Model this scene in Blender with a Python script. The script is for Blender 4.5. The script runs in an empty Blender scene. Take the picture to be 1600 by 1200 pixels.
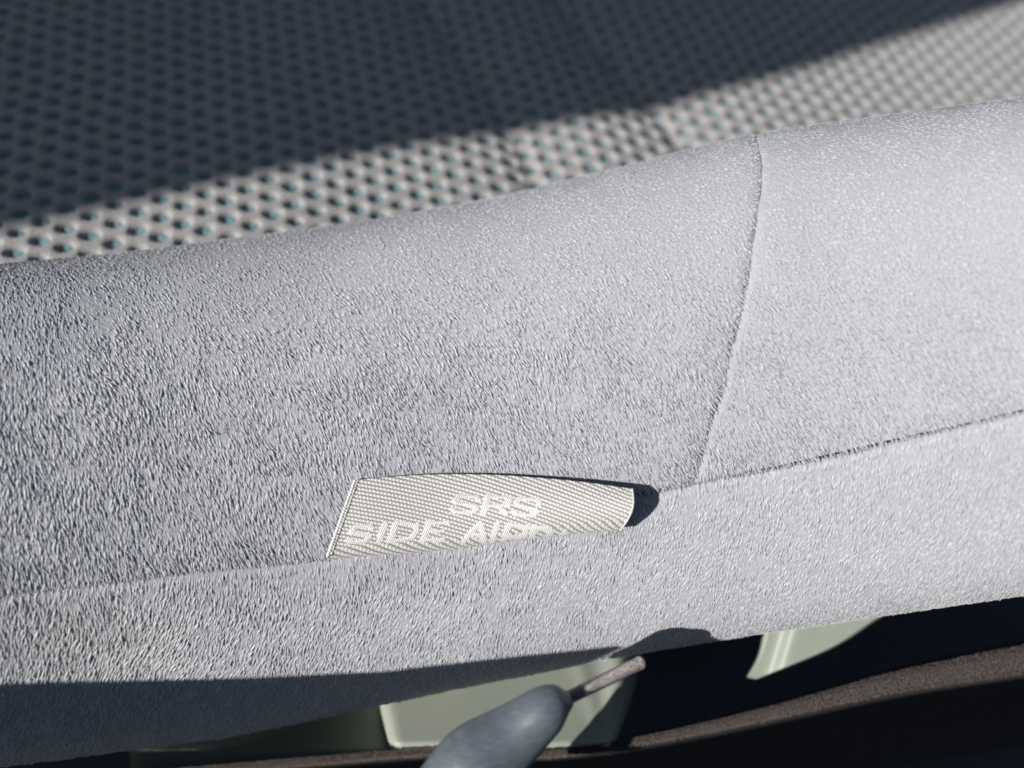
import bpy, math, random
import numpy as np
from math import radians, sin, cos, tan, atan2

rng = np.random.default_rng(7)
random.seed(7)
MM = 0.001
sc = bpy.context.scene
col = sc.collection

# ------------------------------------------------------------------ camera
H = 90.0            # mm from the lens to the crown of the bolster
F = 1256.0          # focal length in photo pixels (1600 wide)
ROLL = radians(9.3)
cam_d = bpy.data.cameras.new('camera')
cam = bpy.data.objects.new('camera', cam_d); col.objects.link(cam)
cam.location = (0, 0, H * MM); cam.rotation_euler = (0, 0, -ROLL)
cam_d.sensor_width = 36.0; cam_d.lens = 36.0 * F / 1600.0
cam_d.clip_start = 0.002; cam_d.clip_end = 50.0
cam_d.dof.use_dof = True; cam_d.dof.focus_distance = 0.0905; cam_d.dof.aperture_fstop = 10.5
sc.camera = cam

# ------------------------------------------------------------------ light
SUN_AZ, SUN_EL = radians(-4.0), radians(43.0)      # azimuth measured from -X towards -Y
SUN = np.array([-cos(SUN_EL) * cos(SUN_AZ), -cos(SUN_EL) * sin(SUN_AZ), sin(SUN_EL)])
world = bpy.data.worlds.new('World'); sc.world = world; world.use_nodes = True
nt = world.node_tree; nt.nodes.clear()
sky = nt.nodes.new('ShaderNodeTexSky'); sky.sky_type = 'NISHITA'; sky.sun_disc = False
sky.sun_elevation = SUN_EL; sky.sun_rotation = atan2(SUN[0], SUN[1])
bg = nt.nodes.new('ShaderNodeBackground'); bg.inputs['Strength'].default_value = 0.056
wo = nt.nodes.new('ShaderNodeOutputWorld')
nt.links.new(sky.outputs[0], bg.inputs[0]); nt.links.new(bg.outputs[0], wo.inputs[0])
sun_d = bpy.data.lights.new('sun', 'SUN'); sun_d.energy = 5.0; sun_d.angle = radians(0.53)
sun_d.color = (1.0, 0.965, 0.92)
sun_o = bpy.data.objects.new('sun', sun_d); col.objects.link(sun_o)
from mathutils import Vector
sun_o.rotation_euler = Vector(-SUN).to_track_quat('-Z', 'Y').to_euler()
sun_o.location = Vector(SUN * 2.0)
vs = sc.view_settings
vs.view_transform = 'Standard'; vs.look = 'None'; vs.gamma = 1.0; vs.use_curve_mapping = False
vs.exposure = 0.62
sc.cycles.filter_width = 1.8

# ------------------------------------------------------------------ helpers
CR, SR = cos(ROLL), sin(ROLL)
def uv_of(px, py):
    x = np.asarray(px, float) - 800.0; y = 600.0 - np.asarray(py, float)
    return x * CR + y * SR, -x * SR + y * CR
def px_of(P):
    P = np.asarray(P, float); d = H - P[..., 2]
    u = P[..., 0] / d * F; v = P[..., 1] / d * F
    return 800.0 + u * CR - v * SR, 600.0 - (u * SR + v * CR)
def at(px, py, z):
    u, v = uv_of(px, py); z = np.asarray(z, float); d = H - z
    return np.stack([u * d / F, v * d / F, z + 0 * u], -1)
def smooth_noise(x, y, scale, seed=0, octaves=2):
    """value noise in numpy"""
    out = np.zeros(np.broadcast(x, y).shape); amp = 1.0; tot = 0
    for o in range(octaves):
        r = np.random.default_rng(seed + o * 17).random((256, 256))
        fx = np.asarray(x) / scale * 2**o + 91.3; fy = np.asarray(y) / scale * 2**o + 57.7
        ix = np.floor(fx).astype(int); iy = np.floor(fy).astype(int)
        tx = fx - ix; ty = fy - iy
        tx = tx * tx * (3 - 2 * tx); ty = ty * ty * (3 - 2 * ty)
        g = lambda a, b: r[a % 256, b % 256]
        v = (g(ix, iy) * (1 - tx) + g(ix + 1, iy) * tx) * (1 - ty) + (g(ix, iy + 1) * (1 - tx) + g(ix + 1, iy + 1) * tx) * ty
        out = out + amp * (v * 2 - 1); tot += amp; amp *= 0.5
    return out / tot
def mesh_np(name, V, Fc, mat, parent=None, smooth=True, attrs=None):
    """V (n,3) in mm; Fc (m,3|4) int"""
    V = np.asarray(V, np.float64) * MM; Fc = np.asarray(Fc, np.int32)
    m = bpy.data.meshes.new(name)
    n, k = Fc.shape
    m.vertices.add(len(V)); m.vertices.foreach_set('co', V.astype(np.float32).ravel())
    m.loops.add(n * k); m.loops.foreach_set('vertex_index', Fc.ravel())
    m.polygons.add(n); m.polygons.foreach_set('loop_start', np.arange(0, n * k, k, dtype=np.int32))
    m.polygons.foreach_set('loop_total', np.full(n, k, np.int32))
    m.polygons.foreach_set('use_smooth', np.full(n, smooth, bool))
    m.update(calc_edges=True); m.validate()
    for an, av in (attrs or {}).items():
        a = m.attributes.new(an, 'FLOAT', 'POINT'); a.data.foreach_set('value', np.asarray(av, np.float32))
    m.materials.append(mat)
    o = bpy.data.objects.new(name, m); col.objects.link(o)
    if parent is not None: o.parent = parent
    return o
def grid_faces(ni, nj, flip=False):
    i, j = np.meshgrid(np.arange(ni - 1), np.arange(nj - 1), indexing='ij')
    a = (i * nj + j).ravel(); b = a + nj; c = b + 1; d = a + 1
    return np.stack([a, d, c, b] if flip else [a, b, c, d], 1)
def grid_obj(name, G, mat, parent=None, flip=False, attrs=None):
    ni, nj = G.shape[:2]
    return mesh_np(name, G.reshape(-1, 3), grid_faces(ni, nj, flip), mat, parent, True, attrs)
def spline(pts, n):
    """Catmull-Rom through pts -> n samples, even in arclength"""
    P = np.asarray(pts, float); P = np.vstack([2 * P[0] - P[1], P, 2 * P[-1] - P[-2]]); out = []
    for k in range(1, len(P) - 2):
        t = np.linspace(0, 1, 40, endpoint=False)[:, None]
        a, b, c, d = P[k - 1], P[k], P[k + 1], P[k + 2]
        out.append(0.5 * ((2 * b) + (c - a) * t + (2 * a - 5 * b + 4 * c - d) * t**2 + (3 * b - a - 3 * c + d) * t**3))
    out = np.vstack(out + [P[-2][None]])
    s = np.r_[0, np.cumsum(np.linalg.norm(np.diff(out, axis=0), axis=1))]
    q = np.linspace(0, s[-1], n)
    return np.stack([np.interp(q, s, out[:, k]) for k in range(P.shape[1])], 1)
def tube(name, path, rad, mat, parent=None, k=10, cap=True):
    path = np.asarray(path, float); n = len(path); rad = np.broadcast_to(np.asarray(rad, float), (n,))
    T = np.gradient(path, axis=0); T /= np.linalg.norm(T, axis=1)[:, None]
    up = np.array([0.13, 0.2, 1.0]); A = np.cross(T, up); A /= np.linalg.norm(A, axis=1)[:, None]; B = np.cross(T, A)
    th = np.linspace(0, 2 * np.pi, k, endpoint=False)
    V = path[:, None] + rad[:, None, None] * (np.cos(th)[None, :, None] * A[:, None] + np.sin(th)[None, :, None] * B[:, None])
    V = V.reshape(-1, 3); fc = []
    for i in range(n - 1):
        for j in range(k):
            a = i * k + j; b = i * k + (j + 1) % k
            fc.append((a, a + k, b + k, b))
    if cap:
        V = np.vstack([V, path[0], path[-1]]); c0 = n * k
        for j in range(k):
            fc.append((c0, j, (j + 1) % k, (j + 1) % k)); fc.append((c0 + 1, (n - 1) * k + (j + 1) % k, (n - 1) * k + j, (n - 1) * k + j))
    # split quads/tris
    tri = []
    for f in fc:
        tri.append((f[0], f[1], f[2]))
        if f[3] != f[2]: tri.append((f[0], f[2], f[3]))
    return mesh_np(name, V, tri, mat, parent)
def empty(name, loc=(0, 0, 0)):
    o = bpy.data.objects.new(name, None); o.empty_display_size = 0.01; col.objects.link(o); o.location = loc; return o
def tag(o, label=None, cat=None, kind=None, group=None):
    if label: o['label'] = label
    if cat: o['category'] = cat
    if kind: o['kind'] = kind
    if group: o['group'] = group
    return o

# ------------------------------------------------------------------ materials
def new_mat(name, color, rough=0.6, spec=0.5, metal=0.0, sheen=0.0):
    m = bpy.data.materials.new(name); m.use_nodes = True
    b = m.node_tree.nodes['Principled BSDF']
    b.inputs['Base Color'].default_value = (*color, 1); b.inputs['Roughness'].default_value = rough
    b.inputs['Specular IOR Level'].default_value = spec; b.inputs['Metallic'].default_value = metal
    b.inputs['Sheen Weight'].default_value = sheen
    return m, m.node_tree, b
def obj_coord(nt_, scale=(1, 1, 1)):
    tc = nt_.nodes.new('ShaderNodeTexCoord'); mp = nt_.nodes.new('ShaderNodeMapping'); mp.inputs['Scale'].default_value = scale
    nt_.links.new(tc.outputs['Object'], mp.inputs['Vector']); return mp.outputs[0]
def noise(nt_, vec, scale, detail=3, rough=0.6):
    n = nt_.nodes.new('ShaderNodeTexNoise'); n.inputs['Scale'].default_value = scale; n.inputs['Detail'].default_value = detail
    n.inputs['Roughness'].default_value = rough; nt_.links.new(vec, n.inputs['Vector']); return n.outputs['Fac']
def bump(nt_, b, h, strength, dist):
    bp = nt_.nodes.new('ShaderNodeBump'); bp.inputs['Strength'].default_value = strength; bp.inputs['Distance'].default_value = dist
    nt_.links.new(h, bp.inputs['Height']); nt_.links.new(bp.outputs[0], b.inputs['Normal'])
def ramp(nt_, fac, stops):
    r = nt_.nodes.new('ShaderNodeValToRGB'); e = r.color_ramp.elements
    while len(e) < len(stops): e.new(0.5)
    for q, (p, c) in zip(e, stops): q.position = p; q.color = (*c, 1)
    nt_.links.new(fac, r.inputs[0]); return r.outputs[0]
def tone_mul(nt_, b, color, warm=None):
    at_ = nt_.nodes.new('ShaderNodeAttribute'); at_.attribute_name = 'tone'
    mx = nt_.nodes.new('ShaderNodeVectorMath'); mx.operation = 'SCALE'; mx.inputs[0].default_value = color
    if warm:
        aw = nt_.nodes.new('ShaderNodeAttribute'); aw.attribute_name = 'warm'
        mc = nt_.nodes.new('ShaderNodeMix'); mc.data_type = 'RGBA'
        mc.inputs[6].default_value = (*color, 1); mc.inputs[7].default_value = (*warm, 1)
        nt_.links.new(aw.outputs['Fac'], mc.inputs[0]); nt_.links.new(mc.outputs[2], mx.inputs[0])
    nt_.links.new(at_.outputs['Fac'], mx.inputs['Scale']); nt_.links.new(mx.outputs[0], b.inputs['Base Color'])

M_velour, n_, b_ = new_mat('velour_ground', (0.275, 0.28, 0.30), 0.75, 0.3)
bump(n_, b_, noise(n_, obj_coord(n_), 2600, 3), 0.6, 0.0003)
M_nap, n_, b_ = new_mat('velour_nap', (0.4, 0.4, 0.42), 0.34, 0.5, 0, 0.35)
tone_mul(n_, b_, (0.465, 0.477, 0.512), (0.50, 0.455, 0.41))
tr_ = n_.nodes.new('ShaderNodeBsdfTranslucent'); tr_.inputs[0].default_value = (0.405, 0.408, 0.425, 1)
mx_ = n_.nodes.new('ShaderNodeMixShader'); mx_.inputs[0].default_value = 0.3
out_ = n_.nodes['Material Output']
n_.links.new(b_.outputs[0], mx_.inputs[1]); n_.links.new(tr_.outputs[0], mx_.inputs[2]); n_.links.new(mx_.outputs[0], out_.inputs[0])
M_mesh, n_, b_ = new_mat('spacer_mesh', (0.30, 0.275, 0.255), 0.75, 0.3, 0, 0.1)
v_ = obj_coord(n_); f_ = noise(n_, v_, 2600, 4, 0.75)
n_.links.new(ramp(n_, f_, [(0.3, (0.21, 0.205, 0.202)), (0.7, (0.31, 0.302, 0.296))]), b_.inputs['Base Color'])
bump(n_, b_, f_, 0.7, 0.0004)
M_backing, n_, b_ = new_mat('teal_backing', (0.07, 0.13, 0.15), 0.8, 0.2)
f_ = noise(n_, obj_coord(n_), 1800, 3); bump(n_, b_, f_, 0.8, 0.0005)
n_.links.new(ramp(n_, f_, [(0.35, (0.10, 0.18, 0.20)), (0.7, (0.17, 0.28, 0.30))]), b_.inputs['Base Color'])
M_seam_line, n_, b_ = new_mat('seam_shade_line', (0.17, 0.17, 0.18), 0.6)  # dark grey: shadow of the seam gaps as colour; pleat threads share it
M_tag, n_, b_ = new_mat('tag_warp', (0.465, 0.455, 0.438), 0.5, 0.4, 0, 0.1)
bump(n_, b_, noise(n_, obj_coord(n_, (1, 6, 1)), 5200, 2), 0.25, 0.0001)
M_gap_shade, n_, b_ = new_mat('tag_gap_shade', (0.19, 0.183, 0.175), 0.7, 0.2)  # dark tone puts the shade of the weave gaps into colour
M_letter, n_, b_ = new_mat('letter_thread', (0.475, 0.473, 0.46), 0.38, 0.5)
M_grip, n_, b_ = new_mat('grip_plastic', (0.085, 0.10, 0.125), 0.42, 0.45)
v_ = obj_coord(n_); f1 = noise(n_, v_, 900, 3); bump(n_, b_, f1, 0.2, 0.0003)
sc_ = noise(n_, obj_coord(n_, (1, 7, 1)), 700, 2)
n_.links.new(ramp(n_, sc_, [(0.35, (0.065, 0.08, 0.095)), (0.62, (0.085, 0.103, 0.12)), (0.8, (0.15, 0.16, 0.175))]), b_.inputs['Base Color'])
M_pin, n_, b_ = new_mat('bronze_pin', (0.42, 0.35, 0.30), 0.32, 0.8, 0.45)
f_ = noise(n_, obj_coord(n_), 3500, 4, 0.85); bump(n_, b_, f_, 1.0, 0.0006)
n_.links.new(ramp(n_, f_, [(0.4, (0.20, 0.175, 0.16)), (0.62, (0.66, 0.61, 0.58))]), b_.inputs['Base Color'])
M_collar, n_, b_ = new_mat('dark_collar', (0.06, 0.055, 0.05), 0.5)
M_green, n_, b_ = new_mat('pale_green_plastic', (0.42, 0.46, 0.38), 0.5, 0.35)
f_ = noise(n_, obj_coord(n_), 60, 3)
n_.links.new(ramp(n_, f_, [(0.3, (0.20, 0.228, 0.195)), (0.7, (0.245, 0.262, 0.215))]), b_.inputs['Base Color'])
M_flock_shaded, n_, b_ = new_mat('flock_shaded', (0.032, 0.029, 0.03), 0.95, 0.05)  # strip front darker: its shade is put into the colour
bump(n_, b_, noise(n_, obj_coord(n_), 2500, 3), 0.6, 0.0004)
M_flock_lit, n_, b_ = new_mat('flock_lit', (0.05, 0.04, 0.036), 0.8, 0.2)  # same flock made lighter: sun on the edge put into the colour
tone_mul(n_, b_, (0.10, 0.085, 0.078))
M_floor, n_, b_ = new_mat('floor_carpet', (0.06, 0.062, 0.072), 0.95, 0.1)
bump(n_, b_, noise(n_, obj_coord(n_), 700, 3), 0.8, 0.001)
M_body, n_, b_ = new_mat('car_body_trim', (0.05, 0.05, 0.055), 0.6)
bump(n_, b_, noise(n_, obj_coord(n_), 300, 3), 0.3, 0.0005)

# ------------------------------------------------------------------ the bolster: a long roll, hollow along its length
XK = 0.0030
def lift(x): return XK * x**2 + 0.05 * x
def prof_unit(w):
    """w in [-1,1] crown to sides, beyond: straight down. returns (y/W, drop)"""
    w = np.asarray(w, float); a = np.clip(np.abs(w), 0, 1) * np.pi / 2
    up = w >= 0
    n = np.where(up, 2.25, 2.7); R = np.where(up, 20.0, 15.0)
    yy = np.sin(a); zz = -R * (1 - np.maximum(1 - yy ** n, 0) ** (1 / n))
    ext = np.maximum(np.abs(w) - 1, 0)
    return np.where(up, yy, -yy), zz - ext * 40.0
_xs = np.linspace(-110, 130, 241)
_w = np.linspace(0, 1, 300)
# outline of the roll against what lies behind and below it: (v' in pixels at x mm)
top_t = np.interp(_xs, [-75, -45, -14, 2, 22, 34, 64, 90], [330, 300, 288, 291, 311, 327, 314, 305])
bot_t = np.interp(_xs, [-75, -40, -14, 10, 25, 64, 90], [456, 472, 456, 446, 448, 459, 465])
_yu, _zu = prof_unit(_w); _yb, _zb = prof_unit(-_w)
WT = np.array([t / F / np.max(_yu / (H - (lift(x) + _zu))) for x, t in zip(_xs, top_t)])
WB = np.array([t / F / np.max(-_yb / (H - (lift(x) + _zb))) for x, t in zip(_xs, bot_t)])
ker = np.hanning(17); ker /= ker.sum()
WT = np.convolve(np.pad(WT, 8, 'edge'), ker, 'valid'); WB = np.convolve(np.pad(WB, 8, 'edge'), ker, 'valid')
def bol(x, w):
    x, w = np.broadcast_arrays(np.asarray(x, float), np.asarray(w, float))
    y, z = prof_unit(w)
    y = y * np.where(w >= 0, np.interp(x, _xs, WT), np.interp(x, _xs, WB))
    und = 0.35 * smooth_noise(x, y, 16.0, 3, 2)
    return np.stack([x, y, z + lift(x) + und], -1)
def bol_frame(x, w):
    e = 1e-3
    tx = (bol(x + e * 60, w) - bol(x - e * 60, w)); tw = (bol(x, w + e) - bol(x, w - e))
    tx /= np.linalg.norm(tx, axis=-1)[..., None]
    n = np.cross(tx, tw); n /= np.linalg.norm(n, axis=-1)[..., None]
    ty = np.cross(n, tx)
    return tx, ty, n
_gx, _gw = np.meshgrid(np.linspace(-90, 110, 801), np.linspace(-0.98, 0.98, 785), indexing='ij')
_gP = bol(_gx, _gw); _gpx, _gpy = px_of(_gP)
def pick(px, py):
    """(x, w) on the roll seen at a pixel of the photograph"""
    out = []
    for a, b in zip(np.ravel(px), np.ravel(py)):
        d = (_gpx - a)**2 + (_gpy - b)**2; k = np.unravel_index(np.argmin(d), d.shape)
        out.append((_gx[k], _gw[k]))
    return np.array(out)
def bolz(px, py):
    """height of the roll at pixels (vectorised lookup on a coarse table)"""
    return _ztab(px, py)
# coarse table of roll height by pixel
_tx = np.arange(440, 1101, 12); _ty = np.arange(680, 941, 12)
_tz = np.array([[bol(*p)[2] for p in pick(np.full(len(_ty), a), _ty)] for a in _tx])
def _ztab(px, py):
    fx = np.clip((np.asarray(px) - 440) / 12, 0, len(_tx) - 1.001); fy = np.clip((np.asarray(py) - 680) / 12, 0, len(_ty) - 1.001)
    i = fx.astype(int); j = fy.astype(int); a = fx - i; b = fy - j
    return (_tz[i, j] * (1 - a) + _tz[i + 1, j] * a) * (1 - b) + (_tz[i, j + 1] * (1 - a) + _tz[i + 1, j + 1] * a) * b

# seams, traced on the roll
hs = pick([-60, 0, 150, 300, 420, 510, 760, 1018, 1080, 1200, 1300, 1450, 1600, 1660],
          [940, 932, 914, 896, 884, 875, 824, 772, 757, 737, 715, 680, 645, 630])
hs = hs[np.argsort(hs[:, 0])]
hs = np.vstack([[-95, hs[0, 1]], hs, [115, hs[-1, 1]]])
def w_seam(x): return np.interp(x, hs[:, 0], hs[:, 1])
vsm = pick([1080, 1095, 1112, 1130, 1148, 1163, 1178, 1188, 1189, 1183], [757, 712, 655, 600, 530, 455, 370, 300, 262, 228])
vsm = vsm[np.argsort(vsm[:, 1])]
vsm = np.vstack([vsm, [vsm[-1, 0] + 0.9, vsm[-1, 1] + 0.10], [vsm[-1, 0] + 3.5, 1.0], [vsm[-1, 0] + 5.0, 1.45]])
def x_seam(w): return np.interp(w, vsm[:, 1], vsm[:, 0])
_sx = np.linspace(-90, 110, 900); HS3 = bol(_sx, w_seam(_sx))
_sw = np.linspace(vsm[0, 1], 1.3, 400); VS3 = bol(x_seam(_sw), _sw)
def seam_dist(P, S3):
    P = P.reshape(-1, 3); out = np.empty(len(P))
    for k in range(0, len(P), 20000):
        q = P[k:k + 20000]
        out[k:k + 20000] = np.sqrt(((q[:, None] - S3[None, ::3])**2).sum(-1)).min(1)
    return out
def groove(P, n):
    sh = P.shape; d1 = seam_dist(P, HS3).reshape(sh[:-1]); d2 = seam_dist(P, VS3).reshape(sh[:-1])
    pk = 1 + 0.55 * smooth_noise(P[..., 0], P[..., 1], 2.6, 31, 2)
    g = -0.22 * np.exp(-(d1 / 0.28)**2) - 0.30 * np.exp(-(d2 / 0.26)**2) - 0.13 * pk * np.exp(-(d1 / 2.0)**2) - 0.10 * pk * np.exp(-(d2 / 1.8)**2)
    return g
seat = tag(empty('car_seat'), 'grey velour car seat side bolster with perforated mesh insert and sewn-in woven tag', 'car seat')

def panel(x_of, w_of, ni, nj):
    a, b = np.meshgrid(np.linspace(0, 1, ni), np.linspace(0, 1, nj), indexing='ij')
    x, w = x_of(a, b), w_of(a, b)
    P = bol(x, w); _, _, n = bol_frame(x, w)
    P = P + n * groove(P, n)[..., None]
    return P
GAP = 0.05
def ul_w(a, b):
    x = -88 + a * (x_seam(0.0) + 88); return w_seam(x) + 0.0006 + b * (1.35 - w_seam(x))
def ul_x(a, b):
    w = ul_w(a, b); return -88 + a * (x_seam(w) - GAP + 88)
def ur_w(a, b):
    x = x_seam(0.0) + a * (108 - x_seam(0.0)); return w_seam(x) + 0.0006 + b * (1.35 - w_seam(x))
def ur_x(a, b):
    w = ur_w(a, b); return x_seam(w) + GAP + a * (108 - x_seam(w))
lo_x = lambda a, b: -88 + a * 196
lo_w = lambda a, b: -1.35 + b * (w_seam(lo_x(a, b)) - 0.001 + 1.35)
p_ul = grid_obj('bolster_panel', panel(ul_x, ul_w, 230, 150), M_velour, seat)
p_ur = grid_obj('bolster_panel', panel(ur_x, ur_w, 160, 150), M_velour, seat)
p_lo = grid_obj('bolster_panel', panel(lo_x, lo_w, 300, 110), M_velour, seat)
p_ul['label'] = 'long upper velour panel left of the short cross seam'
p_ur['label'] = 'brighter upper velour panel right of the short cross seam'
p_lo['label'] = 'lower velour side panel under the long seam'
# dark tubes in the grooves, painting the shadow of the seam gaps
def seam_path(x, w):
    P = bol(x, w); _, _, n = bol_frame(x, w); return P - n * 0.44
tube('seam_shade_line', seam_path(_sx[::3], w_seam(_sx[::3])), 0.19, M_seam_line, seat, 6)
tube('seam_shade_line', seam_path(x_seam(_sw[::3]), _sw[::3]), 0.19, M_seam_line, seat, 6)

# ------------------------------------------------------------------ the velour nap: real little tufts
def tuft_lattice():
    r = np.random.default_rng(99)
    xs = [-84.0]
    while xs[-1] < 104: xs.append(xs[-1] + np.interp(xs[-1], [-70, 0, 60], [0.36, 0.31, 0.27]))
    xs = np.array(xs)
    ww = np.linspace(-1.06, 1.12, 3000); pr = bol(np.zeros(3000), ww)
    sl = np.r_[0, np.cumsum(np.linalg.norm(np.diff(pr, axis=0), axis=1))]
    sv = np.arange(0, sl[-1], 0.40)
    I, J = np.meshgrid(np.arange(len(xs)), np.arange(len(sv)), indexing='ij')
    x = xs[I] + r.uniform(-0.13, 0.13, I.shape)
    ss = sv[J] + (I % 2) * 0.20 + r.uniform(-0.17, 0.17, I.shape)
    return x.ravel(), np.interp(ss.ravel(), sl, ww)
LX, LW = tuft_lattice()
_ex = rng.uniform(-80, 100, 1500)        # a fringe along the long seam
LX = np.r_[LX, _ex]; LW = np.r_[LW, w_seam(_ex) - rng.uniform(0.0005, 0.012, 1500)]
_up = LW > w_seam(LX) + 0.003; _lt = LX < x_seam(LW)
def make_nap(name, parent, sel, clip, ang_f, seed, mat, len_f, rad_f, lift_f, tone=(0.80, 1.20)):
    r = np.random.default_rng(seed)
    x, w = LX[sel], LW[sel]
    P = bol(x, w); tx, ty, n = bol_frame(x, w)
    qx, qy = px_of(P)
    view = np.array([0, 0, H]) - P; view /= np.linalg.norm(view, axis=1)[:, None]
    keep = (qx > -50) & (qx < 1650) & (qy > -20) & (qy < 1240) & ((view * n).sum(1) > -0.25)
    x, w, P, tx, ty, n, qx, qy = [q[keep] for q in (x, w, P, tx, ty, n, qx, qy)]
    P = P + n * (groove(P, n) - 0.03)[:, None]
    m = len(P)
    ang = np.radians(ang_f(qx, qy)) - ROLL + np.radians(np.interp(qx, [700, 1200], [15, 8])) * smooth_noise(P[:, 0], P[:, 1], 5.0, seed + 5, 2) + np.radians(9) * r.standard_normal(m)
    d = np.cos(ang)[:, None] * tx + np.sin(ang)[:, None] * ty
    s = np.cross(n, d)
    L = len_f(qx, qy) * r.uniform(0.75, 1.25, m)
    if clip != 'lower':
        L = np.minimum(L, 0.95 * seam_dist(P, HS3) / np.maximum(np.abs(np.sin(ang)), 0.2) + 0.12)
    if clip == 'left':
        L = np.minimum(L, 0.95 * seam_dist(P, VS3) / np.maximum(np.cos(ang), 0.2) + 0.12)
    R = rad_f(qx, qy) * r.uniform(0.7, 1.3, m)
    lam = np.radians(lift_f(qx, qy) + 5 * r.standard_normal(m) + 5 * smooth_noise(P[:, 0], P[:, 1], 1.6, seed + 9, 1))
    c1, s1 = np.cos(lam)[:, None], np.sin(lam)[:, None]
    mid = P + (L * 0.55)[:, None] * (d * c1 + n * s1)
    tip = mid + (L * 0.5)[:, None] * (d * np.cos(lam * 0.25)[:, None] + n * np.sin(lam * 0.25)[:, None]) + s * (L * 0.08 * r.standard_normal(m))[:, None]
    nn = n * c1 - d * s1
    V = np.empty((m, 7, 3))
    for k, th in enumerate((np.pi / 2, np.pi * 7 / 6, np.pi * 11 / 6)):
        off = s * np.cos(th) + nn * np.sin(th) * 0.45
        V[:, k] = P + off * (R * 0.85)[:, None]; V[:, 3 + k] = mid + off * R[:, None]
    V[:, 6] = tip
    base = (np.arange(m) * 7)[:, None]
    T = []
    for k in range(3):
        k2 = (k + 1) % 3
        T += [(k, k2, 3 + k2), (k, 3 + k2, 3 + k), (3 + k, 3 + k2, 6)]
    T = (base[:, None] + np.array(T)[None]).reshape(-1, 3)
    tn = np.repeat(r.uniform(tone[0], tone[1], m), 7)
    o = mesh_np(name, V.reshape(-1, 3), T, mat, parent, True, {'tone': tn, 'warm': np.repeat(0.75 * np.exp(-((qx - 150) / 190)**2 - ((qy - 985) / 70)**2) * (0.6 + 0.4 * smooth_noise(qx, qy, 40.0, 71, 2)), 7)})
    N0 = np.empty((m * 7, 3), np.float32); o.data.vertices.foreach_get('normal', N0.ravel())
    N1 = N0 * 0.6 + np.repeat(n, 7, axis=0) * 0.4; N1 /= np.linalg.norm(N1, axis=1)[:, None]
    o.data.normals_split_custom_set_from_vertices(N1.tolist())
    o['kind'] = 'stuff'
    return o
def tri_interp(qx, xs, ys): return np.interp(qx, xs, ys)
def size_f(qx, qy):
    s = np.interp(qx, [0, 300, 700, 1100, 1600], [1.15, 1.05, 0.95, 0.82, 0.75])
    return s * np.interp(qy, [200, 400, 600], [0.75, 0.85, 1.0])
len_f = lambda qx, qy: 0.86 * size_f(qx, qy)
rad_f = lambda qx, qy: 0.118 * size_f(qx, qy)
ang_u = lambda qx, qy: np.interp(qx, [0, 300, 700, 1100], [-76, -66, -58, -52]) + np.interp(qy, [350, 600, 750], [14, 0, -6])
ang_r = lambda qx, qy: np.interp(qx, [1050, 1250, 1600], [-46, -40, -35]) + np.interp(qy, [200, 500, 680, 740], [6, 0, -10, -30])
ang_l = lambda qx, qy: np.interp(qy - np.interp(qx, [0, 1600], [920, 650]), [0, 60, 160], [-82, -94, -112])
lift_u = lambda qx, qy: np.interp(uv_of(qx, qy)[1], [60, 240], [10.0, 4.0])
make_nap('nap', p_ul, _up & _lt, 'left', ang_u, 11, M_nap, len_f, rad_f, lift_u)
make_nap('nap', p_ur, _up & ~_lt, 'right', ang_r, 12, M_nap, len_f, rad_f, lift_u)
make_nap('nap', p_lo, ~_up & (LW < w_seam(LX)), 'lower', ang_l, 13, M_nap, len_f, rad_f, lift_u)

# ------------------------------------------------------------------ perforated mesh insert
MX, MY, MD = 0.20, 0.60, 103.6
e1 = np.array([1, 0, -MX]); e1 /= np.linalg.norm(e1)
nrm = np.array([MX, MY, 1.0]); nrm /= np.linalg.norm(nrm)
e2 = np.cross(nrm, e1)
O = np.array([0, 0, H - MD])
def plane_at(px, py):
    u, v = uv_of(px, py); a, b = u / F, v / F
    d = MD / (1 - MX * a - MY * b)
    return np.stack([a * d, b * d, H - d], -1)
def to_pq(P): return np.stack([(P - O) @ e1, (P - O) @ e2], -1)
C1 = to_pq(plane_at([640, 690, 760, 820, 834, 838], [-30, 40, 140, 235, 300, 340]))
C2 = to_pq(plane_at([850, 880, 960, 1030, 1075, 1100], [-30, 0, 100, 175, 225, 260]))
def line_dist(p, q, C):
    best = np.full(p.shape, 1e9); side = np.zeros(p.shape)
    for k in range(len(C) - 1):
        a, b = C[k], C[k + 1]; ab = b - a; L2 = ab @ ab
        t = ((p - a[0]) * ab[0] + (q - a[1]) * ab[1]) / L2
        t = np.clip(t, 0, 1) if 0 < k < len(C) - 2 else (np.minimum(t, 1) if k == 0 else np.maximum(t, 0))
        dx = p - a[0] - t * ab[0]; dy = q - a[1] - t * ab[1]; d = np.hypot(dx, dy)
        s = np.sign(ab[0] * (q - a[1]) - ab[1] * (p - a[0]))
        side = np.where(d < best, s, side); best = np.minimum(best, d)
    return best * side
def ins_h(p, q):
    d1 = line_dist(p, q, C1); d2 = line_dist(p, q, C2)
    h = -0.7 * np.exp(-(d1 / 1.3)**2) - 0.8 * np.exp(-(d2 / 1.4)**2)
    h = h - 1.0 * np.exp(-(d1 / 8.0)**2) - 1.2 * np.exp(-(d2 / 9.0)**2)
    return h + 0.5 * smooth_noise(p, q, 22.0, 44, 2)
def ins(p, q, z):
    p, q = p + 0.35 * smooth_noise(p, q, 9.0, 61, 2), q + 0.35 * smooth_noise(p, q, 9.0, 62, 2)
    return O + p[..., None] * e1 + q[..., None] * e2 + (ins_h(p, q) + z)[..., None] * nrm
D = 3.55; LROT = radians(-1.0)
cells = []
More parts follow.
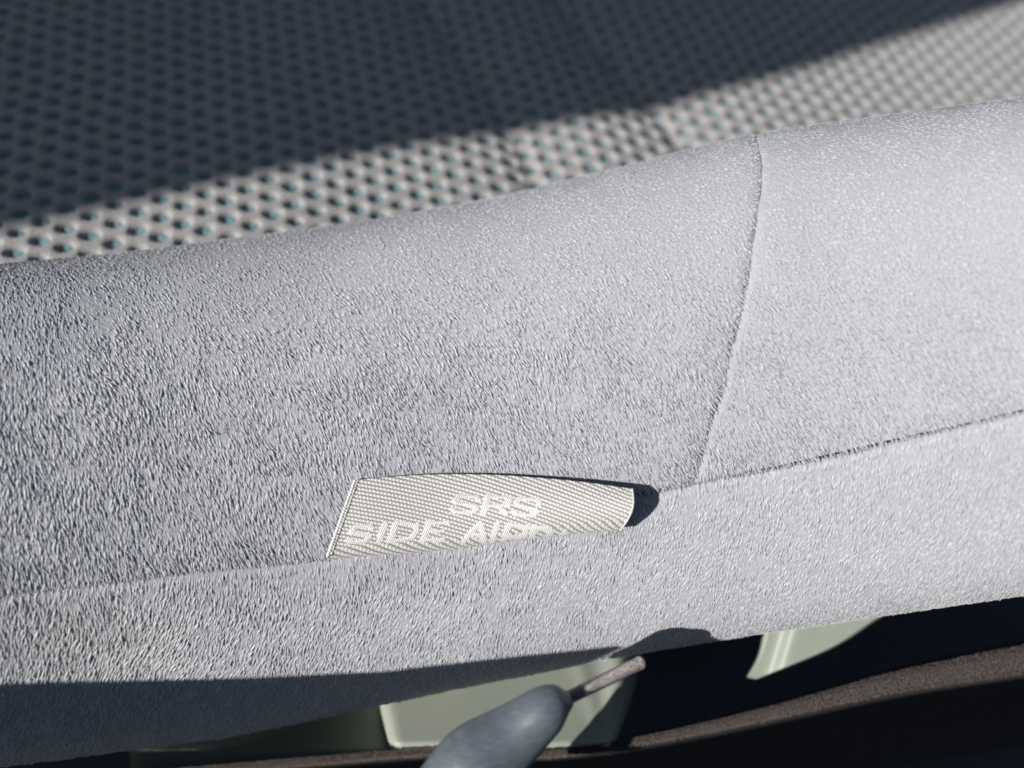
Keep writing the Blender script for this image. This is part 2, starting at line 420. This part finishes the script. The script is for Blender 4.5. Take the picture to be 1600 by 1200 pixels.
for i in range(-60, 90):
    for j in range(-60, 90):
        a = i * D * 0.866; b = j * D + (i % 2) * D / 2
        cells.append((a * cos(LROT) - b * sin(LROT), a * sin(LROT) + b * cos(LROT)))
cells = np.array(cells)
cp = ins(cells[:, 0], cells[:, 1], np.zeros(len(cells))); qx, qy = px_of(cp)
vv = uv_of(qx, qy)[1]
ok = (qx > -120) & (qx < 1720) & (qy > -140) & (vv > 175) & (cp[:, 2] > -200) & (cp[:, 2] < -5)
cells = cells[ok]
base_cells = cells
th12 = np.arange(12) * np.pi / 6
hexr = np.array([D / 2 / cos((((k * 30 + 30) % 60) - 30) * np.pi / 180) if True else 0 for k in range(12)])
# neighbours lie along the column direction (90 deg): hexagon sides face 90, 30, -30 ...
hexr = np.array([D / 2 / cos(radians(((k * 30 - 30 + 30) % 60) - 30)) for k in range(12)])
rings = [(None, 0.0), (0.47, -0.01), (0.415, -0.08), (0.355, -0.24), (0.30, -0.46), (0.262, -0.68), (0.255, -1.2)]
NC = len(cells); Vv = []
rj = rng.uniform(0.89, 1.10, (NC, 12)); rs = rng.uniform(0.90, 1.08, NC)
for (rr, z) in rings:
    if rr is None:
        pr = np.broadcast_to(hexr, (NC, 12))
    else:
        pr = D * rr * rs[:, None] * (rj if rr < 0.45 else 1)
    ang = th12 + LROT
    sq = 1.0 if rr is None else 0.78
    p = cells[:, :1] + pr * np.cos(ang); q = cells[:, 1:] + pr * np.sin(ang) * sq
    Vv.append(ins(p, q, np.full(p.shape, z)))
Vv = np.stack(Vv, 1)                    # NC, rings, 12, 3
nr = len(rings); idx = np.arange(NC * nr * 12).reshape(NC, nr, 12)
a = idx[:, :-1, :]; b = idx[:, 1:, :]
fc = np.stack([a, np.roll(a, -1, 2), np.roll(b, -1, 2), b], -1).reshape(-1, 4)
insert = mesh_np('mesh_insert', Vv.reshape(-1, 3), fc, M_mesh, seat)
insert['label'] = 'warm grey perforated spacer mesh with rows of round holes'
pg, qg = np.meshgrid(np.linspace(cells[:, 0].min(), cells[:, 0].max(), 90), np.linspace(cells[:, 1].min(), cells[:, 1].max(), 60), indexing='ij')
grid_obj('mesh_backing', ins(pg, qg, np.full(pg.shape, -0.70)), M_backing, insert)
for C in (C1, C2):
    s_ = spline(C, 60); tube('pleat_thread', ins(s_[:, 0], s_[:, 1], np.full(60, -0.12)), 0.12, M_seam_line, insert, 6)

# ------------------------------------------------------------------ the woven tag
NS, ND = 500, 150
Tc = spline([(555, 750), (625, 744), (700, 741), (790, 743), (900, 752), (988, 764)], NS)
Bc = spline([(510, 875), (580, 869), (650, 864), (720, 857), (800, 846), (880, 837), (970, 828)], NS)
Vw = np.linalg.norm(Bc - Tc, axis=1)
def tag_pt(fs, d, extra=0.0):
    """fs: 0..NS-1 column (float), d: pixels down from the top edge along the cloth -> mm point"""
    i = np.clip(fs.astype(int), 0, NS - 2); f = (fs - i)[..., None]
    T = Tc[i] * (1 - f) + Tc[i + 1] * f; B = Bc[i] * (1 - f) + Bc[i + 1] * f
    V = np.linalg.norm(B - T, axis=-1); s = fs / (NS - 1)
    RR = 18.0                                  # roll-under length in pixels
    dl = np.clip((d - (V - RR)) / RR, 0, 3.0)  # 0 flat .. 1 at the outline
    flat = np.minimum(d, V - RR)
    adv = flat + RR * np.where(dl < 1, np.sin(np.minimum(dl, 1) * np.pi / 2) , 1.0 - 0.25 * np.minimum(dl - 1, 1))
    k = (adv / V)[..., None]
    Q = T + (B - T) * k
    Q = Q + np.stack([9.0 * np.sin(np.clip(adv / V, 0, 1) * np.pi) * (fs / (NS - 1))**8, 0 * fs], -1)
    t = adv / V
    h = 0.6 + 0.5 * s + 1.0 * s**3
    h = h + 1.1 * np.sin(np.clip(t, 0, 1) * np.pi) * (0.6 + 0.5 * s)
    drop = 18 * 0.0717 * (1 - np.cos(np.minimum(dl, 1) * np.pi / 2)) * 0.75 + np.maximum(dl - 1, 0) * 1.2
    h = h - drop * (1 - 0.65 * s**6)
    z = bolz(Q[..., 0], Q[..., 1]) + h + extra
    return at(Q[..., 0], Q[..., 1], z)
fs, dd = np.meshgrid(np.linspace(0, NS - 1, 760), np.linspace(0, 134, 300), indexing='ij')
ee = fs / (NS - 1) * 440.0
PITCH = 6.1
ph = (dd - 0.27 * ee) / PITCH + 0.04 * smooth_noise(ee, dd, 30.0, 5, 2)
seg = ee / 9.5 + np.floor(ph) * 0.5
rib = 0.5 + 0.5 * np.cos(2 * np.pi * ph)
rib = rib ** 0.75
sgm = 0.5 + 0.5 * np.cos(2 * np.pi * (ee / 6.4 + 0.5 * np.round(ph)))
wob = 0.012 * smooth_noise(ee, dd, 3.0, 21, 2)
hgt = 0.105 * rib * (0.50 + 0.50 * sgm) + wob
airtag = grid_obj('airbag_tag', tag_pt(fs, dd, hgt), M_tag, seat, flip=True)
airtag['label'] = 'pale woven tag with raised white lettering, sewn into the long seam'
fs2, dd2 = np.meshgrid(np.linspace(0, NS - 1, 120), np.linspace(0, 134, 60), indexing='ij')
grid_obj('weave_gap_shade', tag_pt(fs2, dd2, 0.034), M_gap_shade, airtag, flip=True)  # dark sheet showing between the ribs as painted gap shade
grid_obj('tag_back', tag_pt(fs2, dd2, -0.10), M_tag, airtag, flip=True)
# lettering
LET = {
 'S': [[(0.96, 0.22), (0.85, 0.06), (0.5, 0.0), (0.15, 0.06), (0.04, 0.25), (0.15, 0.42), (0.5, 0.5), (0.85, 0.58), (0.96, 0.76), (0.85, 0.94), (0.5, 1.0), (0.15, 0.94), (0.04, 0.78)]],
 'R': [[(0.05, 1), (0.05, 0), (0.65, 0), (0.93, 0.1), (0.93, 0.4), (0.65, 0.53), (0.05, 0.53)], [(0.55, 0.53), (0.97, 1)]],
 'I': [[(0.5, 0), (0.5, 1)]],
 'D': [[(0.05, 0), (0.05, 1), (0.55, 1), (0.88, 0.85), (0.97, 0.5), (0.88, 0.15), (0.55, 0), (0.05, 0)]],
 'E': [[(0.97, 0), (0.06, 0), (0.06, 1), (0.97, 1)], [(0.06, 0.5), (0.85, 0.5)]],
 'A': [[(0.0, 1), (0.5, 0), (1, 1)], [(0.2, 0.66), (0.8, 0.66)]],
 'B': [[(0.05, 0.5), (0.05, 0), (0.7, 0), (0.9, 0.12), (0.9, 0.38), (0.7, 0.5), (0.05, 0.5), (0.05, 1), (0.75, 1), (0.97, 0.87), (0.97, 0.63), (0.75, 0.5)]],
 'G': [[(0.95, 0.2), (0.8, 0.05), (0.5, 0), (0.15, 0.1), (0.03, 0.5), (0.15, 0.9), (0.5, 1), (0.8, 0.95), (0.95, 0.8), (0.95, 0.55), (0.6, 0.55)]],
}
def col_for_x(x, d):
    i = np.arange(NS); k = np.minimum(d / Vw, 1.0); xs = Tc[:, 0] + (Bc[:, 0] - Tc[:, 0]) * k
    return np.interp(x, xs, i)
def letter(ch, x0, x1, d0, d1):
    dm = (d0 + d1) / 2; f0, f1 = col_for_x(x0, dm), col_for_x(x1, dm)
    pad = 5.0; sx = 433.0 / (NS - 1)
    wpx = (f1 - f0) * sx; hpx = d1 - d0
    U = np.arange(-pad, wpx + pad, 0.62); Vd = np.arange(-pad, hpx + pad, 0.62)
    u, v = np.meshgrid(U, Vd, indexing='ij')
    dist = np.full(u.shape, 99.0)
    for stroke in LET[ch]:
        for (ax, ay), (bx, by) in zip(stroke[:-1], stroke[1:]):
            ax_, ay_, bx_, by_ = ax * wpx, ay * hpx, bx * wpx, by * hpx
            L2 = (bx_ - ax_)**2 + (by_ - ay_)**2 + 1e-9
            t = np.clip(((u - ax_) * (bx_ - ax_) + (v - ay_) * (by_ - ay_)) / L2, 0, 1)
            qx_, qy_ = u - ax_ - t * (bx_ - ax_), v - ay_ - t * (by_ - ay_)
            vert = abs(by_ - ay_) / (abs(by_ - ay_) + abs(bx_ - ax_) + 1e-9)
            half = 3.2 + 2.6 * vert
            dist = np.minimum(dist, np.hypot(qx_, qy_) / half)
    dist = dist + 0.22 * smooth_noise(u + x0, v + d0, 2.2, 77, 1)
    inside = dist < 1.0
    dome = np.sqrt(np.clip(1 - dist**2, 0, 1))
    h = 0.05 + 0.07 * dome + 0.055 * np.sin(2 * np.pi * (u + 0.15 * v) / 3.1) * dome
    P = tag_pt(f0 + u / sx, np.maximum(v + d0, 0), h)
    fcs = grid_faces(*u.shape, flip=True)
    keep = inside.ravel()[fcs].all(1); fcs = fcs[keep]
    used, inv = np.unique(fcs.ravel(), return_inverse=True)
    return mesh_np('letter', P.reshape(-1, 3)[used], inv.reshape(-1, 4), M_letter, airtag)
for ch, a_, b_x in (('S', 707, 748), ('R', 757, 796), ('S', 803, 842)):
    letter(ch, a_, b_x, 34.5, 62.0)
for ch, a_, b_x in (('S', 545, 580), ('I', 592, 602), ('D', 612, 652), ('E', 664, 698), ('A', 729, 762), ('I', 768, 778), ('R', 789, 822), ('B', 830, 860), ('A', 865, 896), ('G', 902, 932)):
    letter(ch, a_, b_x, 79.0, 106.5)
# white selvedges of the two short ends
def selvedge(col_i, r0, dmax, name):
    d_ = np.linspace(0, dmax, 90)
    P = tag_pt(np.full(90, float(col_i)), d_, 0.05)
    rr = r0 * (1 + 0.35 * np.sin(np.arange(90) * 1.9) + 0.15 * rng.standard_normal(90))
    tube(name, P, rr, M_letter, airtag, 7)
selvedge(0, 0.20, 124, 'selvedge'); selvedge(5, 0.13, 122, 'selvedge')
selvedge(NS - 1, 0.09, 70, 'selvedge')

# ------------------------------------------------------------------ lever with a grey grip and a bronze pin
def lever():
    root = tag(empty('lever'), 'grey plastic lever grip with a stubby bronze pin at its tip, below the bolster', 'lever')
    ax = spline([(893, 1092, 10.4), (858, 1106, 10.4), (800, 1152, 9.8), (724, 1210, 10.4), (645, 1285, 11.5), (590, 1370, 13)], 80)
    path = at(ax[:, 0], ax[:, 1], ax[:, 2])
    L = np.r_[0, np.cumsum(np.linalg.norm(np.diff(path, axis=0), axis=1))]
    k = 0.0570
    rr = np.interp(L / 0.0645, [0, 4, 12, 24, 42, 70, 120, 165, 195, 230, 270, 400], [4, 16, 27, 36, 42, 47, 58, 68, 69, 60, 50, 46]) * k
    rr = np.convolve(np.pad(rr, 2, 'edge'), np.ones(5) / 5, 'valid'); rr[0] = 0.6
    tube('grip', path, rr, M_grip, root, 40)
    pp = spline([(906, 1081, 9.2), (950, 1060, 6.5), (1004, 1034, 3.0)], 40)
    pth = at(pp[:, 0], pp[:, 1], pp[:, 2])
    rad = np.full(40, 0.70); rad[:2] = [0.45, 0.70]; rad[-3:] = [0.78, 0.70, 0.4]
    rad = rad * (1 + 0.006 * rng.standard_normal(40))
    tube('pin', pth, rad, M_pin, root, 18)
    cc = spline([(884, 1092, 9.7), (897, 1086, 9.4), (909, 1080, 9.0)], 12)
    tube('collar', at(cc[:, 0], cc[:, 1], cc[:, 2]), 0.66, M_collar, root, 16)
    return root
lever()

# ------------------------------------------------------------------ pale green plastic in the gap
zA = lambda x, y: np.minimum(-16.5 + 0.065 * (y - 1050), -9.3) + 0.25 * np.exp(-((x - 925 - 0.3 * (y - 1100)) / 9)**2) + 1.2 * np.exp(-((x - 965) / 16)**2) - 0.00006 * np.maximum(x - 960, 0)**2
def patch(name, left, right, z_of, thick, mat, rim=1.6):
    Lp, Rp = spline(left, 40), spline(right, 40)
    t = np.r_[0, 0, 0.002, 0.006, 0.014, 0.026, np.linspace(0.045, 0.955, 40), 0.974, 0.986, 0.994, 0.998, 1, 1]
    dz = np.zeros(len(t)); e_ = np.minimum(t, 1 - t); dz = -rim * np.maximum(1 - e_ / 0.045, 0)**2.2; dz[0] = dz[-1] = -thick
    Q = Lp[None] * (1 - t)[:, None, None] + Rp[None] * t[:, None, None]
    Z = z_of(Q[..., 0], Q[..., 1]) + dz[:, None]
    return grid_obj(name, at(Q[..., 0], Q[..., 1], Z), mat, flip=True)
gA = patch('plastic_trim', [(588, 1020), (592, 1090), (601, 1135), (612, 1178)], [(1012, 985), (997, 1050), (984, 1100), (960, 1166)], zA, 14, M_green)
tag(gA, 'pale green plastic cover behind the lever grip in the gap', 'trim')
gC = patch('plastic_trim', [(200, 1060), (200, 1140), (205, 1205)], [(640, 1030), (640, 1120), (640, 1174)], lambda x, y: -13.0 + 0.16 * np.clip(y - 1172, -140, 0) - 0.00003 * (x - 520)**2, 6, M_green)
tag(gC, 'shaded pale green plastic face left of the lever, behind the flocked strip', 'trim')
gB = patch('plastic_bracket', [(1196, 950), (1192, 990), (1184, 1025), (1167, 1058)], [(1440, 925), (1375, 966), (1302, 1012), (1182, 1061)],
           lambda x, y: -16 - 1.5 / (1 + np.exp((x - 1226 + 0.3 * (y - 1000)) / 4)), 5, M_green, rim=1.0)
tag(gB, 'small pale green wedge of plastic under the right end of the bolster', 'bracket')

# ------------------------------------------------------------------ flocked strip along the bottom
Ut = spline([(-80, 1232), (150, 1212), (300, 1199), (500, 1182), (690, 1168), (850, 1172), (1000, 1151), (1200, 1105), (1400, 1050), (1600, 1008), (1700, 985)], 160)
Lw = np.interp(Ut[:, 0], [-80, 900, 1000, 1200, 1400, 1600, 1700], [10, 10, 11, 17, 28, 38, 42])
ZS = -9.0; zt = ZS + 0 * Ut[:, 0]
rows = []
for off, dz in ((-0.2, -34), (-0.15, -8), (-0.05, -1.5), (0.0, -0.5), (0.35, 0.0), (0.8, -0.1), (1.0, -0.5), (1.25, -2.0)):
    rows.append(at(Ut[:, 0], Ut[:, 1] + off * Lw, zt + dz))
last = rows[-1]
for k in (1, 2, 3, 4, 5):
    rows.append(last + np.array([0.8 * k, -4.5 * k, -5.0 * k]))
G = np.stack(rows, 1)
strip = empty('flocked_strip'); tag(strip, 'dark flocked fabric strip with a fuzzy brown edge, coloured lighter as if sunlit, along the bottom', 'trim strip')
sbody = grid_obj('strip_body', G, M_flock_shaded, strip)
def strip_pile():
    r = np.random.default_rng(5); N = 40000
    i = r.uniform(0, 158, N); t = r.random(N) ** 0.9
    i0 = i.astype(int); f = (i - i0)[:, None]
    px_ = Ut[i0] * (1 - f) + Ut[i0 + 1] * f; lw = Lw[i0]
    P = at(px_[:, 0], px_[:, 1] + (t * 1.2 - 0.05) * lw, ZS - np.where(t > 0.75, (t - 0.75) * 6, 0))
    d = np.stack([0.5 * r.standard_normal(N), np.where(t < 0.3, 0.6, -0.6) + 0.4 * r.standard_normal(N), 0.8 + 0 * t], 1)
    d /= np.linalg.norm(d, axis=1)[:, None]
    s = np.cross(d, [0, 0, 1.0]); s /= np.linalg.norm(s, axis=1)[:, None] + 1e-9
    L = r.uniform(0.2, 0.5, N)[:, None]; R = 0.028
    big = r.random(N) < 0.01
    L[big] *= 2.0
    nn = np.cross(s, d)
    V = np.stack([P + s * R, P - s * R * 0.5 + nn * R, P - s * R * 0.5 - nn * R, P + d * L], 1)
    T = (np.arange(N) * 4)[:, None, None] + np.array([(0, 1, 3), (1, 2, 3), (2, 0, 3)])[None]
    o = mesh_np('pile', V.reshape(-1, 3), T.reshape(-1, 3), M_flock_lit, sbody, True, {'tone': np.repeat(r.uniform(0.8, 1.2, N), 4)})
    o['kind'] = 'stuff'
strip_pile()

# ------------------------------------------------------------------ dark floor below, roof edge and added shade bar outside the frame
fl = np.stack(np.meshgrid(np.linspace(-400, 400, 60), np.linspace(-300, -22, 30), indexing='ij') + [np.full((60, 30), -48.0)], -1)
tag(grid_obj('floor', fl, M_floor), kind='structure')
# roof: its straight edge stands half a metre up the sun's path; inside of it the mesh lies in shade
e = plane_at([0, 620, 1010, 1600], [360, 230, 170, -10]) + 430 * SUN
d0, d1 = (e[0] - e[1]) / np.linalg.norm(e[0] - e[1]), (e[-1] - e[-2]) / np.linalg.norm(e[-1] - e[-2])
e = np.vstack([e[0] + d0 * 600, e, e[-1] + d1 * 600])
inw = np.array([0.25, 1.0, 0.12])
rf = np.stack([e, e + inw * 6 + [0, 0, 14], e + inw * 260 + [0, 0, 40], e + inw * 260, e], 1)
tag(grid_obj('car_roof', rf, M_body), kind='structure')
# unseen bar, nearer, added and shaped to shade the lower bolster
bp = pick([-60, 0, 200, 400, 600, 800, 900, 965], [1071, 1068, 1063, 1058, 1049, 1026, 1016, 1009])
E3 = bol(bp[:, 0], bp[:, 1]) + 62 * SUN
B3 = bol(bp[:, 0], np.full(len(bp), -1.0)); B3 = B3 + ((E3[:, 2] - B3[:, 2]) / SUN[2])[:, None] * SUN
B3[:, 1] = np.minimum(B3[:, 1], E3[:, 1] - 1.0)
E3 = np.vstack([E3[0] - (E3[1] - E3[0]) * 8, E3]); B3 = np.vstack([B3[0] - (B3[1] - B3[0]) * 8, B3])
out = np.stack([E3, E3 + [0, -0.4, 0.5], B3 + [0, 0, 1.2], B3 + [0, -0.5, 0], B3 + [0, 0, -1.5], E3 + [0, -0.4, -0.8], E3], 1)
dt = grid_obj('shade_bar', out, M_body)
tag(dt, kind='structure')

# unseen panel added below the frame: keeps sun off the flocked strip, blocks sky
LL = at(Ut[:, 0], Ut[:, 1] + 1.05 * Lw, zt - 0.6)[::8] + 105 * SUN + [0, -1.6, 0]
LL = np.vstack([LL[0] + [-500, 60, 0], LL, LL[-1] + [500, -20, 0]])
dp = np.stack([LL, LL + [0, -2, 2.0], LL + [-10, -120, 10], LL + [-10, -150, 300], LL + [-10, -160, 300], LL + [-10, -135, -6], LL + [0, -2, -2.0], LL], 1)
tag(grid_obj('shade_panel', dp, M_body), kind='structure')
